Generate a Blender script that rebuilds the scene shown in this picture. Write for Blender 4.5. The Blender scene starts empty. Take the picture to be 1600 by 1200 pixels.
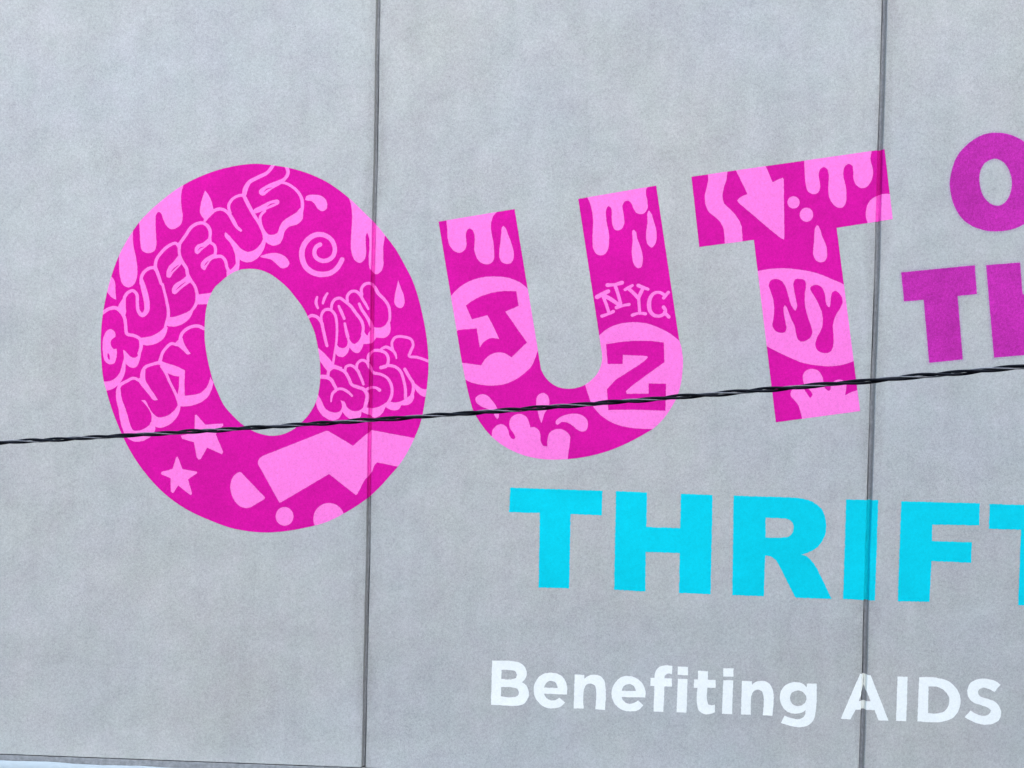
import bpy, bmesh, math, random
import numpy as np
from mathutils import Vector, Matrix
from mathutils.geometry import delaunay_2d_cdt

random.seed(4)
SC = bpy.context.scene
COL = SC.collection

# ------------------------------------------------------------------ camera
F_PX = 2200.0                       # focal length in pixels of a 1600 px wide frame
CAM_Z = 6.2
up_c = -Vector((-1507.0, -67000.0, -F_PX)).normalized()
rt_c = Vector((45000.0, -1395.0, F_PX)).normalized()
rt_c = (rt_c - up_c * rt_c.dot(up_c)).normalized()
fw_c = up_c.cross(rt_c)
M_CW = Matrix((rt_c, fw_c, up_c))   # camera axes -> world axes


def ray(px, py):
    return M_CW @ Vector(((px - 800.0) / F_PX, (600.0 - py) / F_PX, -1.0))


def hit_x(px, py, D):
    r = ray(px, py)
    return r.x / r.y * D


CAM_D = 3.05 / (hit_x(1369.0, 450, 1.0) - hit_x(582.4, 450, 1.0))
CAM = Vector((0.0, -CAM_D, CAM_Z))


def on_wall(px, py):
    """where the sight line through a point of the picture meets the wall face (y = 0)"""
    r = ray(px, py)
    t = CAM_D / r.y
    return (r.x * t, CAM_Z + r.z * t)


cam = bpy.data.cameras.new('camera')
cam.sensor_width = 36.0
cam.lens = 36.0 * F_PX / 1600.0
cam.clip_end = 2000.0
cam.clip_start = 0.05
co = bpy.data.objects.new('camera', cam)
COL.objects.link(co)
co.matrix_world = Matrix.Translation(CAM) @ M_CW.to_4x4()
SC.camera = co

# ------------------------------------------------------------------ world, sun
SUN_EL, SUN_AZ = math.radians(50), math.radians(165)
world = bpy.data.worlds.new('World')
SC.world = world
world.use_nodes = True
nt = world.node_tree
nt.nodes.clear()
sky = nt.nodes.new('ShaderNodeTexSky')
sky.sky_type = 'NISHITA'
sky.sun_disc = False
sky.sun_elevation = SUN_EL
sky.sun_rotation = SUN_AZ
sky.air_density = 1.0
sky.dust_density = 1.2
bg = nt.nodes.new('ShaderNodeBackground')
bg.inputs['Strength'].default_value = 0.15
out = nt.nodes.new('ShaderNodeOutputWorld')
nt.links.new(sky.outputs[0], bg.inputs[0])
nt.links.new(bg.outputs[0], out.inputs[0])
sun = bpy.data.lights.new('sun', 'SUN')
sun.energy = 0.62
sun.angle = math.radians(55)
sun.color = (1.0, 0.95, 0.86)
so = bpy.data.objects.new('sun', sun)
COL.objects.link(so)
sd = Vector((math.sin(SUN_AZ) * math.cos(SUN_EL), math.cos(SUN_AZ) * math.cos(SUN_EL), math.sin(SUN_EL)))
so.rotation_euler = sd.to_track_quat('Z', 'Y').to_euler()
SC.view_settings.view_transform = 'Standard'
SC.view_settings.look = 'None'
SC.view_settings.gamma = 1.0
SC.view_settings.use_curve_mapping = False
SC.view_settings.exposure = 2.53


JX = [on_wall(582.4, 450)[0], on_wall(1369.0, 450)[0]]

# ------------------------------------------------------------------ materials
def nodes(mat):
    mat.use_nodes = True
    n = mat.node_tree
    n.nodes.clear()
    return n


def mth(n, op, a, b=None, c=None):
    m = n.nodes.new('ShaderNodeMath')
    m.operation = op
    for i, v in enumerate((a, b, c)):
        if v is None:
            continue
        if hasattr(v, 'links'):
            n.links.new(v, m.inputs[i])
        else:
            m.inputs[i].default_value = v
    return m.outputs[0]


def noise(n, vec, scale, detail=3.0, rough=0.55, dist=0.0):
    t = n.nodes.new('ShaderNodeTexNoise')
    t.inputs['Scale'].default_value = scale
    t.inputs['Detail'].default_value = detail
    t.inputs['Roughness'].default_value = rough
    t.inputs['Distortion'].default_value = dist
    n.links.new(vec, t.inputs['Vector'])
    return t.outputs['Fac']


def mapped(n, vec, sc, loc=(0, 0, 0)):
    m = n.nodes.new('ShaderNodeMapping')
    m.inputs['Scale'].default_value = sc
    m.inputs['Location'].default_value = loc
    n.links.new(vec, m.inputs['Vector'])
    return m.outputs[0]


def maprange(n, v, a, b, c, d, clamp=True):
    m = n.nodes.new('ShaderNodeMapRange')
    m.clamp = clamp
    for i, x in enumerate((v, a, b, c, d)):
        if hasattr(x, 'links'):
            n.links.new(x, m.inputs[i])
        else:
            m.inputs[i].default_value = x
    return m.outputs[0]


def mixc(n, fac, a, b, mode='MIX'):
    m = n.nodes.new('ShaderNodeMix')
    m.data_type = 'RGBA'
    m.blend_type = mode
    if hasattr(fac, 'links'):
        n.links.new(fac, m.inputs[0])
    else:
        m.inputs[0].default_value = fac
    for s, v in ((m.inputs[6], a), (m.inputs[7], b)):
        if hasattr(v, 'links'):
            n.links.new(v, s)
        else:
            s.default_value = (*v[:3], 1)
    return m.outputs[2]


def scaled(n, col, fac):
    v = n.nodes.new('ShaderNodeVectorMath')
    v.operation = 'SCALE'
    if hasattr(col, 'links'):
        n.links.new(col, v.inputs[0])
    else:
        v.inputs[0].default_value = col[:3]
    if hasattr(fac, 'links'):
        n.links.new(fac, v.inputs['Scale'])
    else:
        v.inputs['Scale'].default_value = fac
    return v.outputs[0]


def finish(n, col, rough=0.85, bump=None, strength=0.5, distance=0.002, spec=0.25, metallic=0.0):
    b = n.nodes.new('ShaderNodeBsdfPrincipled')
    if hasattr(col, 'links'):
        n.links.new(col, b.inputs['Base Color'])
    else:
        b.inputs['Base Color'].default_value = (*col[:3], 1)
    if hasattr(rough, 'links'):
        n.links.new(rough, b.inputs['Roughness'])
    else:
        b.inputs['Roughness'].default_value = rough
    b.inputs['Specular IOR Level'].default_value = spec
    b.inputs['Metallic'].default_value = metallic
    if bump is not None:
        bp = n.nodes.new('ShaderNodeBump')
        bp.inputs['Strength'].default_value = strength
        bp.inputs['Distance'].default_value = distance
        n.links.new(bump, bp.inputs['Height'])
        n.links.new(bp.outputs[0], b.inputs['Normal'])
    o = n.nodes.new('ShaderNodeOutputMaterial')
    n.links.new(b.outputs[0], o.inputs[0])


def stucco_height(n, pos):
    g1 = noise(n, pos, 75.0, 4.0, 0.7)
    g2 = noise(n, pos, 200.0, 2.0, 0.6)
    g3 = noise(n, pos, 9.0, 3.0, 0.5)
    return mth(n, 'ADD', mth(n, 'ADD', mth(n, 'MULTIPLY', g1, 0.7), mth(n, 'MULTIPLY', g2, 0.5)), mth(n, 'MULTIPLY', g3, 0.25))


def grain(n, pos):
    a = noise(n, pos, 62.0, 3.0, 0.75)
    b = noise(n, mapped(n, pos, (1, 1, 1), (7, 3, 5)), 150.0, 2.0, 0.7)
    return mth(n, 'ADD', mth(n, 'MULTIPLY', a, 0.5), mth(n, 'MULTIPLY', b, 0.5))


def position(n):
    """world position turned askew, so that the noise lattice never lines up with the wall"""
    g = n.nodes.new('ShaderNodeNewGeometry').outputs['Position']
    m = n.nodes.new('ShaderNodeMapping')
    m.inputs['Rotation'].default_value = (0.61, 0.43, 0.87)
    n.links.new(g, m.inputs['Vector'])
    return m.outputs[0]


def wall_material(name, base, grain_amt=0.3, dirt=1.0):
    m = bpy.data.materials.new(name)
    n = nodes(m)
    pos = position(n)
    raw = n.nodes.new('ShaderNodeNewGeometry').outputs['Position']
    cool = tuple(base[i] * k for i, k in enumerate((0.965, 0.99, 1.03)))
    warm = tuple(base[i] * k for i, k in enumerate((1.03, 1.0, 0.95)))
    lilac = tuple(base[i] * k for i, k in enumerate((1.02, 0.975, 1.02)))
    green = tuple(base[i] * k for i, k in enumerate((0.975, 1.015, 0.99)))
    c = mixc(n, maprange(n, noise(n, pos, 0.55, 4.0, 0.6), 0.35, 0.65, 0, 1), cool, warm)
    c2 = mixc(n, maprange(n, noise(n, mapped(n, pos, (1, 1, 1), (3, 8, 1)), 4.5, 5.0, 0.65), 0.40, 0.60, 0, 1), lilac, green)
    c = mixc(n, 0.42, c, c2)
    # cloudy trowel patches, soft run-off streaks, small dark pits
    cl = noise(n, mapped(n, pos, (1, 1, 1.5), (11, 0, 4)), 1.9, 7.0, 0.68, 0.8)
    f = maprange(n, cl, 0.30, 0.70, 0.905, 1.055)
    cl2 = noise(n, mapped(n, pos, (1, 1, 1.2), (1, 6, 2)), 7.0, 6.0, 0.7, 0.5)
    f = mth(n, 'MULTIPLY', f, maprange(n, cl2, 0.32, 0.68, 0.94, 1.04))
    st = noise(n, mapped(n, raw, (5.0, 1, 0.45)), 2.0, 4.0, 0.55)
    f = mth(n, 'MULTIPLY', f, maprange(n, st, 0.42, 0.75, 1.0, 1.0 - 0.06 * dirt))
    sc = noise(n, mapped(n, pos, (1, 1, 1), (2, 9, 9)), 20.0, 5.0, 0.8)
    f = mth(n, 'MULTIPLY', f, maprange(n, sc, 0.60, 0.78, 1.0, 0.93))
    pit = n.nodes.new('ShaderNodeTexVoronoi')
    pit.inputs['Scale'].default_value = 34.0
    pit.inputs['Randomness'].default_value = 1.0
    n.links.new(pos, pit.inputs['Vector'])
    keep = maprange(n, noise(n, mapped(n, pos, (1, 1, 1), (5, 5, 5)), 6.0, 4.0, 0.7), 0.52, 0.66, 0.0, 0.11)
    pm = mth(n, 'LESS_THAN', pit.outputs['Distance'], keep)
    f = mth(n, 'MULTIPLY', f, maprange(n, pm, 0, 1, 1.0, 0.72))
    # grime that has washed out of the joints, and each panel's own slight tone
    sx = n.nodes.new('ShaderNodeSeparateXYZ')
    n.links.new(raw, sx.inputs[0])
    rag = noise(n, mapped(n, raw, (3.0, 1, 0.8), (2, 2, 2)), 2.5, 5.0, 0.7)
    for jx in JX:
        d = mth(n, 'ABSOLUTE', mth(n, 'SUBTRACT', sx.outputs[0], jx))
        d = mth(n, 'DIVIDE', d, maprange(n, rag, 0.35, 0.7, 0.02, 0.15))
        g_ = maprange(n, d, 0.0, 1.0, 0.16 * dirt, 0.0)
        f = mth(n, 'MULTIPLY', f, mth(n, 'SUBTRACT', 1.0, g_))
        c = mixc(n, mth(n, 'MULTIPLY', g_, 2.0), c, (0.36, 0.36, 0.33))
    oi = n.nodes.new('ShaderNodeObjectInfo')
    f = mth(n, 'MULTIPLY', f, maprange(n, oi.outputs['Random'], 0, 1, 0.975, 1.025))
    # a few long faint run-off streaks
    rs = noise(n, mapped(n, raw, (14.0, 1, 0.5), (5, 0, 1)), 1.6, 3.0, 0.6)
    f = mth(n, 'MULTIPLY', f, maprange(n, rs, 0.62, 0.78, 1.0, 0.95))
    g = grain(n, pos)
    f = mth(n, 'MULTIPLY', f, maprange(n, g, 0.25, 0.75, 1.0 - grain_amt, 1.0 + grain_amt, False))
    finish(n, scaled(n, c, f), 0.9, stucco_height(n, pos), 0.38, 0.004, 0.2)
    return m


def paint_material(name, col, vary=0.10, grain_amt=0.24, worn=0.0, show=(0.38, 0.39, 0.4)):
    """wall paint rolled or sprayed on the stucco: the coat is a bit uneven and misses some pits"""
    m = bpy.data.materials.new(name)
    n = nodes(m)
    pos = position(n)
    a = noise(n, mapped(n, pos, (1, 1, 1), (4, 4, 4)), 2.2, 5.0, 0.6, 0.6)
    f = maprange(n, a, 0.3, 0.7, 1.0 - vary, 1.0 + vary * 0.6)
    b = noise(n, mapped(n, pos, (1, 1, 2.4)), 9.0, 3.0, 0.6)
    f = mth(n, 'MULTIPLY', f, maprange(n, b, 0.35, 0.7, 1.0 - vary * 0.4, 1.0 + vary * 0.4))
    g = grain(n, pos)
    f = mth(n, 'MULTIPLY', f, maprange(n, g, 0.25, 0.75, 1.0 - grain_amt, 1.0 + grain_amt, False))
    c = scaled(n, col, f)
    if worn > 0:
        w = noise(n, mapped(n, pos, (1, 1, 1), (9, 1, 3)), 85.0, 3.0, 0.75)
        c = mixc(n, maprange(n, w, 0.62, 0.8, 0.0, worn), c, show)
    finish(n, c, 0.8, stucco_height(n, pos), 0.30, 0.0035, 0.1)
    return m


def plain_material(name, col, rough=0.7, scale=12.0, vary=0.15, metallic=0.0, spec=0.3, bump=0.3, bd=0.004):
    m = bpy.data.materials.new(name)
    n = nodes(m)
    pos = n.nodes.new('ShaderNodeNewGeometry').outputs['Position']
    a = noise(n, pos, scale, 6.0, 0.65)
    finish(n, scaled(n, col, maprange(n, a, 0.3, 0.7, 1 - vary, 1 + vary)), rough, a, bump, bd, spec, metallic)
    return m


M_WALL = wall_material('grey painted stucco', (0.399, 0.416, 0.396))
M_SEAL = plain_material('grey joint sealant', (0.255, 0.275, 0.295), 0.75, 40.0, 0.22, bump=0.5, bd=0.003)
M_MAG = paint_material('magenta wall paint', (0.57, 0.004, 0.275))
M_PINK = paint_material('light pink wall paint', (0.83, 0.175, 0.55), 0.03, 0.22)
M_THIN = paint_material('thin pink over magenta', (0.84, 0.085, 0.56), 0.05, 0.2)
M_PURP = paint_material('purple sprayed paint', (0.44, 0.022, 0.31), 0.16, 0.45, 0.3, (0.62, 0.12, 0.5))
M_CYAN = paint_material('cyan wall paint', (0.0, 0.53, 0.62), 0.07, 0.14)
M_WHITE = paint_material('white wall paint', (0.76, 0.80, 0.75), 0.04, 0.10, 0.2)
M_FLASH = plain_material('weathered metal flashing', (0.25, 0.265, 0.27), 0.6, 30.0, 0.3, 0.2)
M_ROOFW = plain_material('white roof coating', (0.30, 0.36, 0.375), 0.6, 9.0, 0.06, bump=0.6, bd=0.01)
M_DARK = plain_material('dark gap shade', (0.03, 0.03, 0.035), 0.9, 20.0, 0.2)  # shade in the gap under the panels, put into the colour
M_INSUL = plain_material('black cable insulation', (0.004, 0.005, 0.008), 0.6, 60.0, 0.3, spec=0.12, bump=0.1, bd=0.001)
M_ALU = plain_material('bare aluminium strand', (0.17, 0.17, 0.17), 0.5, 90.0, 0.3, metallic=0.5, spec=0.5, bump=0.3, bd=0.001)
M_ASPH = plain_material('asphalt', (0.05, 0.05, 0.052), 0.9, 6.0, 0.25)
M_PAVE = plain_material('pavement concrete', (0.17, 0.165, 0.16), 0.9, 3.0, 0.12)
M_BRICK = plain_material('brown brick', (0.14, 0.085, 0.065), 0.9, 5.0, 0.2)
M_GREYB = plain_material('blue grey cladding', (0.07, 0.10, 0.14), 0.9, 3.0, 0.12)  # bluish so the added building opposite bounces cool light onto the wall
M_LOWER = plain_material('lower wall render', (0.34, 0.35, 0.35), 0.9, 4.0, 0.12)


# ------------------------------------------------------------------ object helpers
def mesh_obj(name, verts, faces, mat, parent=None, smooth=False, label=None, kind=None):
    off = parent_loc(parent)
    me = bpy.data.meshes.new(name)
    me.from_pydata([(v[0] - off[0], v[1] - off[1], v[2] - off[2]) for v in verts], [], faces)
    me.materials.append(mat)
    if smooth:
        me.polygons.foreach_set('use_smooth', [True] * len(me.polygons))
    me.update()
    o = bpy.data.objects.new(name, me)
    COL.objects.link(o)
    if parent is not None:
        o.parent = parent
    if label:
        o['label'] = label
    if kind:
        o['kind'] = kind
    return o


def parent_loc(p):
    x = y = z = 0.0
    while p is not None:
        x += p.location[0]
        y += p.location[1]
        z += p.location[2]
        p = p.parent
    return (x, y, z)


def thing(name, loc, label, cat, group=None):
    o = bpy.data.objects.new(name, None)
    COL.objects.link(o)
    o.location = loc
    o.empty_display_size = 0.3
    o['label'] = label
    o['category'] = cat
    if group:
        o['group'] = group
    return o


def box(x0, x1, y0, y1, z0, z1):
    v = [(x0, y0, z0), (x1, y0, z0), (x1, y1, z0), (x0, y1, z0), (x0, y0, z1), (x1, y0, z1), (x1, y1, z1), (x0, y1, z1)]
    f = [(0, 3, 2, 1), (4, 5, 6, 7), (0, 1, 5, 4), (1, 2, 6, 5), (2, 3, 7, 6), (3, 0, 4, 7)]
    return v, f


def add(vf, v, f):
    k = len(vf[0])
    vf[0].extend(v)
    vf[1].extend([tuple(i + k for i in q) for q in f])


# ------------------------------------------------------------------ the wall: panels and joints
PITCH = JX[1] - JX[0]
JOINTS = [JX[0] - 2 * PITCH, JX[0] - PITCH, JX[0], JX[1], JX[1] + PITCH, JX[1] + 2 * PITCH]
JW = [0.027, 0.027, 0.0275, 0.034, 0.03, 0.03]      # joint widths
Z_BOT = on_wall(200.0, 1185.2)[1]
Z_TOP = Z_BOT + 7.2


def wob(k, z):
    return 0.0016 * math.sin(z * 2.3 + k * 1.7) + 0.0011 * math.sin(z * 5.1 + k * 4.0) + 0.0006 * math.sin(z * 13.0 + k)


def edge_wob(k, z, s):
    return 0.0009 * math.sin(z * 9.0 + k * 2.0 + s * 3.0) + 0.0007 * math.sin(z * 21.0 + s * 5.0 + k)


# groove section, from its middle (t = 0) to its lip (t = 1) and beyond: (share of half width, depth)
SEC = [(0.0, 0.0310), (0.35, 0.0300), (0.62, 0.0275), (0.76, 0.0215), (0.88, 0.0120), (0.96, 0.0045), (1.05, 0.0008), (1.25, 0.0)]


def groove(x, z):
    """depth of the face at x and the paint's sideways shift, 0 away from the joints"""
    for k, jx in enumerate(JOINTS):
        c = jx + wob(k, z)
        h = JW[k] / 2
        t = abs(x - c) / h
        if t < 1.25:
            for (a, da), (b, db) in zip(SEC, SEC[1:]):
                if t <= b:
                    f = (t - a) / (b - a)
                    d = da + (db - da) * f
                    nx, ny = (da - db), (b - a) * h
                    l = math.hypot(nx, ny)
                    s = 1 if x > c else -1
                    if a == 0.0:
                        nx *= f
                    return d, -s * nx / l, ny / l
    return 0.0, 0.0, 1.0


bc = thing('concrete_building', (JX[0] + PITCH / 2, 0.0, 0.0),
           'grey stucco panel building wall with big painted magenta OUT lettering', 'building')
NZ = 56
zs = [Z_BOT + (Z_TOP - Z_BOT) * i / NZ for i in range(NZ + 1)]


def panel(k):
    """panel between joints k and k+1, with worn arrises that turn into the joints"""
    verts, faces = [], []
    for z in zs:
        row = []
        hl, hr = JW[k] / 2, JW[k + 1] / 2
        cl, cr = JOINTS[k] + wob(k, z), JOINTS[k + 1] + wob(k + 1, z)
        row.append((cl + hl * 0.62, 0.12))
        for t, d in SEC[2:]:
            row.append((cl + hl * t, d))
        for t, d in reversed(SEC[2:]):
            row.append((cr - hr * t, d))
        row.append((cr - hr * 0.62, 0.12))
        verts += [(x, y, z) for x, y in row]
    m = len(row)
    for i in range(NZ):
        for j in range(m - 1):
            a = i * m + j
            faces.append((a, a + 1, a + m + 1, a + m))
        faces.append((i * m + m - 1, i * m, i * m + m, i * m + 2 * m - 1))
    faces.append(tuple(range(m))[::-1])
    faces.append(tuple(NZ * m + j for j in range(m)))
    return verts, faces


for k in range(5):
    v, f = panel(k)
    mesh_obj('wall_panel', v, f, M_WALL, bc)
for k in range(6):
    v, f = [], []
    sd_ = -1 if k >= 3 else 1                   # the side on which the sealant has shrunk away from the panel
    for z in zs:
        c = JOINTS[k] + wob(k, z)
        h = JW[k] / 2
        jz = 0.0008 * math.sin(z * 17 + k) + 0.0006 * math.sin(z * 41 + k) + random.uniform(-.0003, .0003)
        gap = 0.22 + 0.13 * math.sin(z * 6.3 + k * 2) + 0.07 * math.sin(z * 23.0 + k)
        row = [(-0.70, 0.0265), (-0.30, 0.0305), (0.62 - gap - 0.25, 0.0300), (0.62 - gap, 0.0325), (0.62 - gap + 0.04, 0.055), (0.80, 0.056)]
        for t, d in (row if sd_ > 0 else [(-t, d) for t, d in reversed(row)]):
            v.append((c + h * t, d + (jz if abs(t) < 0.5 else 0) + 0.0006, z))
    for i in range(NZ):
        for j in range(5):
            a = i * 6 + j
            f.append((a, a + 1, a + 7, a + 6))
    mesh_obj('joint_sealant', v, f, M_SEAL, bc, smooth=False)

XL, XR = JOINTS[0], JOINTS[-1]
v, f = box(XL - 0.012, XR + 0.012, 0.121, 9.0, Z_BOT - 0.0, Z_TOP - 0.1)
mesh_obj('building_body', v, f, M_LOWER, bc)
v, f = box(XL - 0.05, XR + 0.05, -0.04, 0.30, Z_TOP + 0.001, Z_TOP + 0.12)
mesh_obj('parapet_coping', v, f, M_FLASH, bc)
v, f = box(XL, XR, 0.035, 0.12, Z_BOT - 0.0065, Z_BOT - 0.0005)
mesh_obj('shadow_gap', v, f, M_DARK, bc)

# flashing just under the panels: a bent metal strip with a slightly uneven face
vf = ([], [])
N = 240
z1 = Z_BOT - 0.007
for i in range(N + 1):
    x = XL + (XR - XL) * i / N
    w = 0.0012 * math.sin(x * 7.1) + 0.0008 * math.sin(x * 17.3 + 1)
    vf[0].extend([(x, 0.10, z1), (x, 0.004 + w, z1), (x, 0.0 + w, z1 - 0.002), (x, -0.003 + w, z1 - 0.09), (x, 0.10, z1 - 0.09)])
for i in range(N):
    for j in range(4):
        a = i * 5 + j
        vf[1].append((a, a + 5, a + 6, a + 1))
mesh_obj('base_flashing', vf[0], vf[1], M_FLASH, bc, smooth=False)
v, f = box(XL, XR, 0.0, 9.0, 0.0, z1 - 0.095)
mesh_obj('lower_wall', v, f, M_LOWER, bc)


# ------------------------------------------------------------------ lettering: outlines as corner and curve points
# A letter and a colon choose the survey square (origin x, y, points per unit) in which the following points are given.
SQ = {'A': (140, 240, 16 / 3), 'B': (140, 440, 16 / 3), 'C': (400, 240, 16 / 3), 'D': (400, 440, 16 / 3),
      'E': (140, 630, 16 / 3), 'F': (400, 630, 16 / 3)}
for k, (x, y) in {'G': (670, 270), 'H': (670, 410), 'I': (880, 270), 'J': (880, 410), 'K': (700, 560), 'L': (880, 560),
                  'M': (1060, 220), 'N': (1200, 220), 'O': (1160, 360), 'P': (1160, 500), 'T': (780, 745), 'U': (940, 745),
                  'V': (1120, 745), 'W': (1290, 760), 'X': (1120, 810), 'a': (740, 1000), 'b': (920, 1010), 'c': (1100, 1020)}.items():
    SQ[k] = (x, y, 80 / 11)
for k, (x, y) in {'Q': (1400, 190), 'R': (1400, 380), 'S': (1400, 480), 'Y': (1400, 770), 'Z': (1400, 860)}.items():
    SQ[k] = (x, y, 8.0)
SQ['d'] = (1300, 1020, 40 / 7)
SQ['e'] = (820, 850, 5.0)
SQ['0'] = (0, 0, 1.0)


def parse(s):
    """-> list of (x, y, width, corner)"""
    pts = []
    q = SQ['0']
    for tok in s.split():
        if tok[1:2] == ':':
            q = SQ[tok[0]]
            tok = tok[2:]
            if not tok:
                continue
        cor = tok.endswith('*')
        n = [float(t) for t in tok.rstrip('*').split(',')]
        w = n[2] / q[2] if len(n) > 2 else 0
        pts.append((q[0] + n[0] / q[2], q[1] + n[1] / q[2], w, cor))
    return pts


def spline(pts, closed=True, step=2.6):
    out = []
    n = len(pts)
    rng = range(n if closed else n - 1)
    for i in rng:
        p1, p2 = pts[i], pts[(i + 1) % n]
        L = math.hypot(p2[0] - p1[0], p2[1] - p1[1])
        k = max(1, int(L / step))
        if p1[3] and p2[3]:
            for j in range(k):
                t = j / k
                out.append(tuple(p1[a] + (p2[a] - p1[a]) * t for a in range(3)) + (j == 0,))
            continue
        p0 = pts[(i - 1) % n] if (closed or i > 0) else p1
        p3 = pts[(i + 2) % n] if (closed or i < n - 2) else p2

        def tan(a, b, c, cor, d1, d2):
            if cor:
                return None
            la = math.hypot(b[0] - a[0], b[1] - a[1]) + 1e-6
            lb = math.hypot(c[0] - b[0], c[1] - b[1]) + 1e-6
            # unit-speed tangent weighted toward the nearer neighbour
            mag = min(L, 2.0 * min(la, lb))
            return [((b[m] - a[m]) / la * lb + (c[m] - b[m]) / lb * la) / (la + lb) * mag for m in range(2)]
        t1 = tan(p0, p1, p2, p1[3] or p0 is p1, 0, 0)
        t2 = tan(p1, p2, p3, p2[3] or p3 is p2, 0, 0)
        ch = [p2[0] - p1[0], p2[1] - p1[1]]
        if t1 is None:
            t1 = [2 * ch[m] - t2[m] if t2 else ch[m] for m in range(2)]
            t1 = [(t1[m] + ch[m]) / 2 for m in range(2)]
        if t2 is None:
            t2 = [2 * ch[m] - t1[m] for m in range(2)]
            t2 = [(t2[m] + ch[m]) / 2 for m in range(2)]
        for j in range(k):
            t = j / k
            h00 = 2 * t ** 3 - 3 * t ** 2 + 1
            h10 = t ** 3 - 2 * t ** 2 + t
            h01 = -2 * t ** 3 + 3 * t ** 2
            h11 = t ** 3 - t ** 2
            out.append((h00 * p1[0] + h10 * t1[0] + h01 * p2[0] + h11 * t2[0],
                        h00 * p1[1] + h10 * t1[1] + h01 * p2[1] + h11 * t2[1],
                        p1[2] + (p2[2] - p1[2]) * t, p1[3] and j == 0))
    if not closed:
        out.append(pts[-1])
    return out


def poly(s, jit=0.22):
    p = spline(parse(s))
    return [(a + (0 if c else random.uniform(-jit, jit)), b + (0 if c else random.uniform(-jit, jit))) for a, b, w, c in p]


def disc(s, sq, r, ry=None, n=40):
    o = SQ[sq]
    x, y = s
    return [(o[0] + (x + r * math.cos(2 * math.pi * i / n)) / o[2] + random.uniform(-.12, .12),
             o[1] + (y + (ry or r) * math.sin(2 * math.pi * i / n)) / o[2] + random.uniform(-.12, .12)) for i in range(n)]


def stroke(s, jit=0.14):
    """a sprayed line of changing width -> closed outline with round ends"""
    p = spline(parse(s), closed=False, step=2.2)
    L, R = [], []
    n = len(p)
    for i in range(n):
        a, b = p[max(0, i - 1)], p[min(n - 1, i + 1)]
        dx, dy = b[0] - a[0], b[1] - a[1]
        l = math.hypot(dx, dy) + 1e-9
        nx, ny = -dy / l, dx / l
        w = p[i][2] / 2 + random.uniform(-jit, jit)
        L.append((p[i][0] + nx * w, p[i][1] + ny * w))
        w = p[i][2] / 2 + random.uniform(-jit, jit)
        R.append((p[i][0] - nx * w, p[i][1] - ny * w))

    def cap(c, start, sgn):
        a0 = math.atan2(start[1] - c[1], start[0] - c[0])
        r = c[2] / 2
        return [(c[0] + r * math.cos(a0 + sgn * math.pi * j / 5), c[1] + r * math.sin(a0 + sgn * math.pi * j / 5)) for j in range(1, 5)]
    return L + cap(p[-1], L[-1], -1) + R[::-1] + cap(p[0], R[0], -1)


def winding(poly_, P):
    """non-zero winding test of points P against a closed outline"""
    a = np.asarray(poly_)
    b = np.roll(a, -1, axis=0)
    wn = np.zeros(len(P), int)
    x, y = P[:, 0], P[:, 1]
    for (x0, y0), (x1, y1) in zip(a, b):
        if y0 == y1:
            continue
        cross = (x1 - x0) * (y - y0) - (x - x0) * (y1 - y0)
        wn += ((y0 <= y) & (y1 > y) & (cross > 0)).astype(int)
        wn -= ((y0 > y) & (y1 <= y) & (cross < 0)).astype(int)
    return wn != 0


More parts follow.
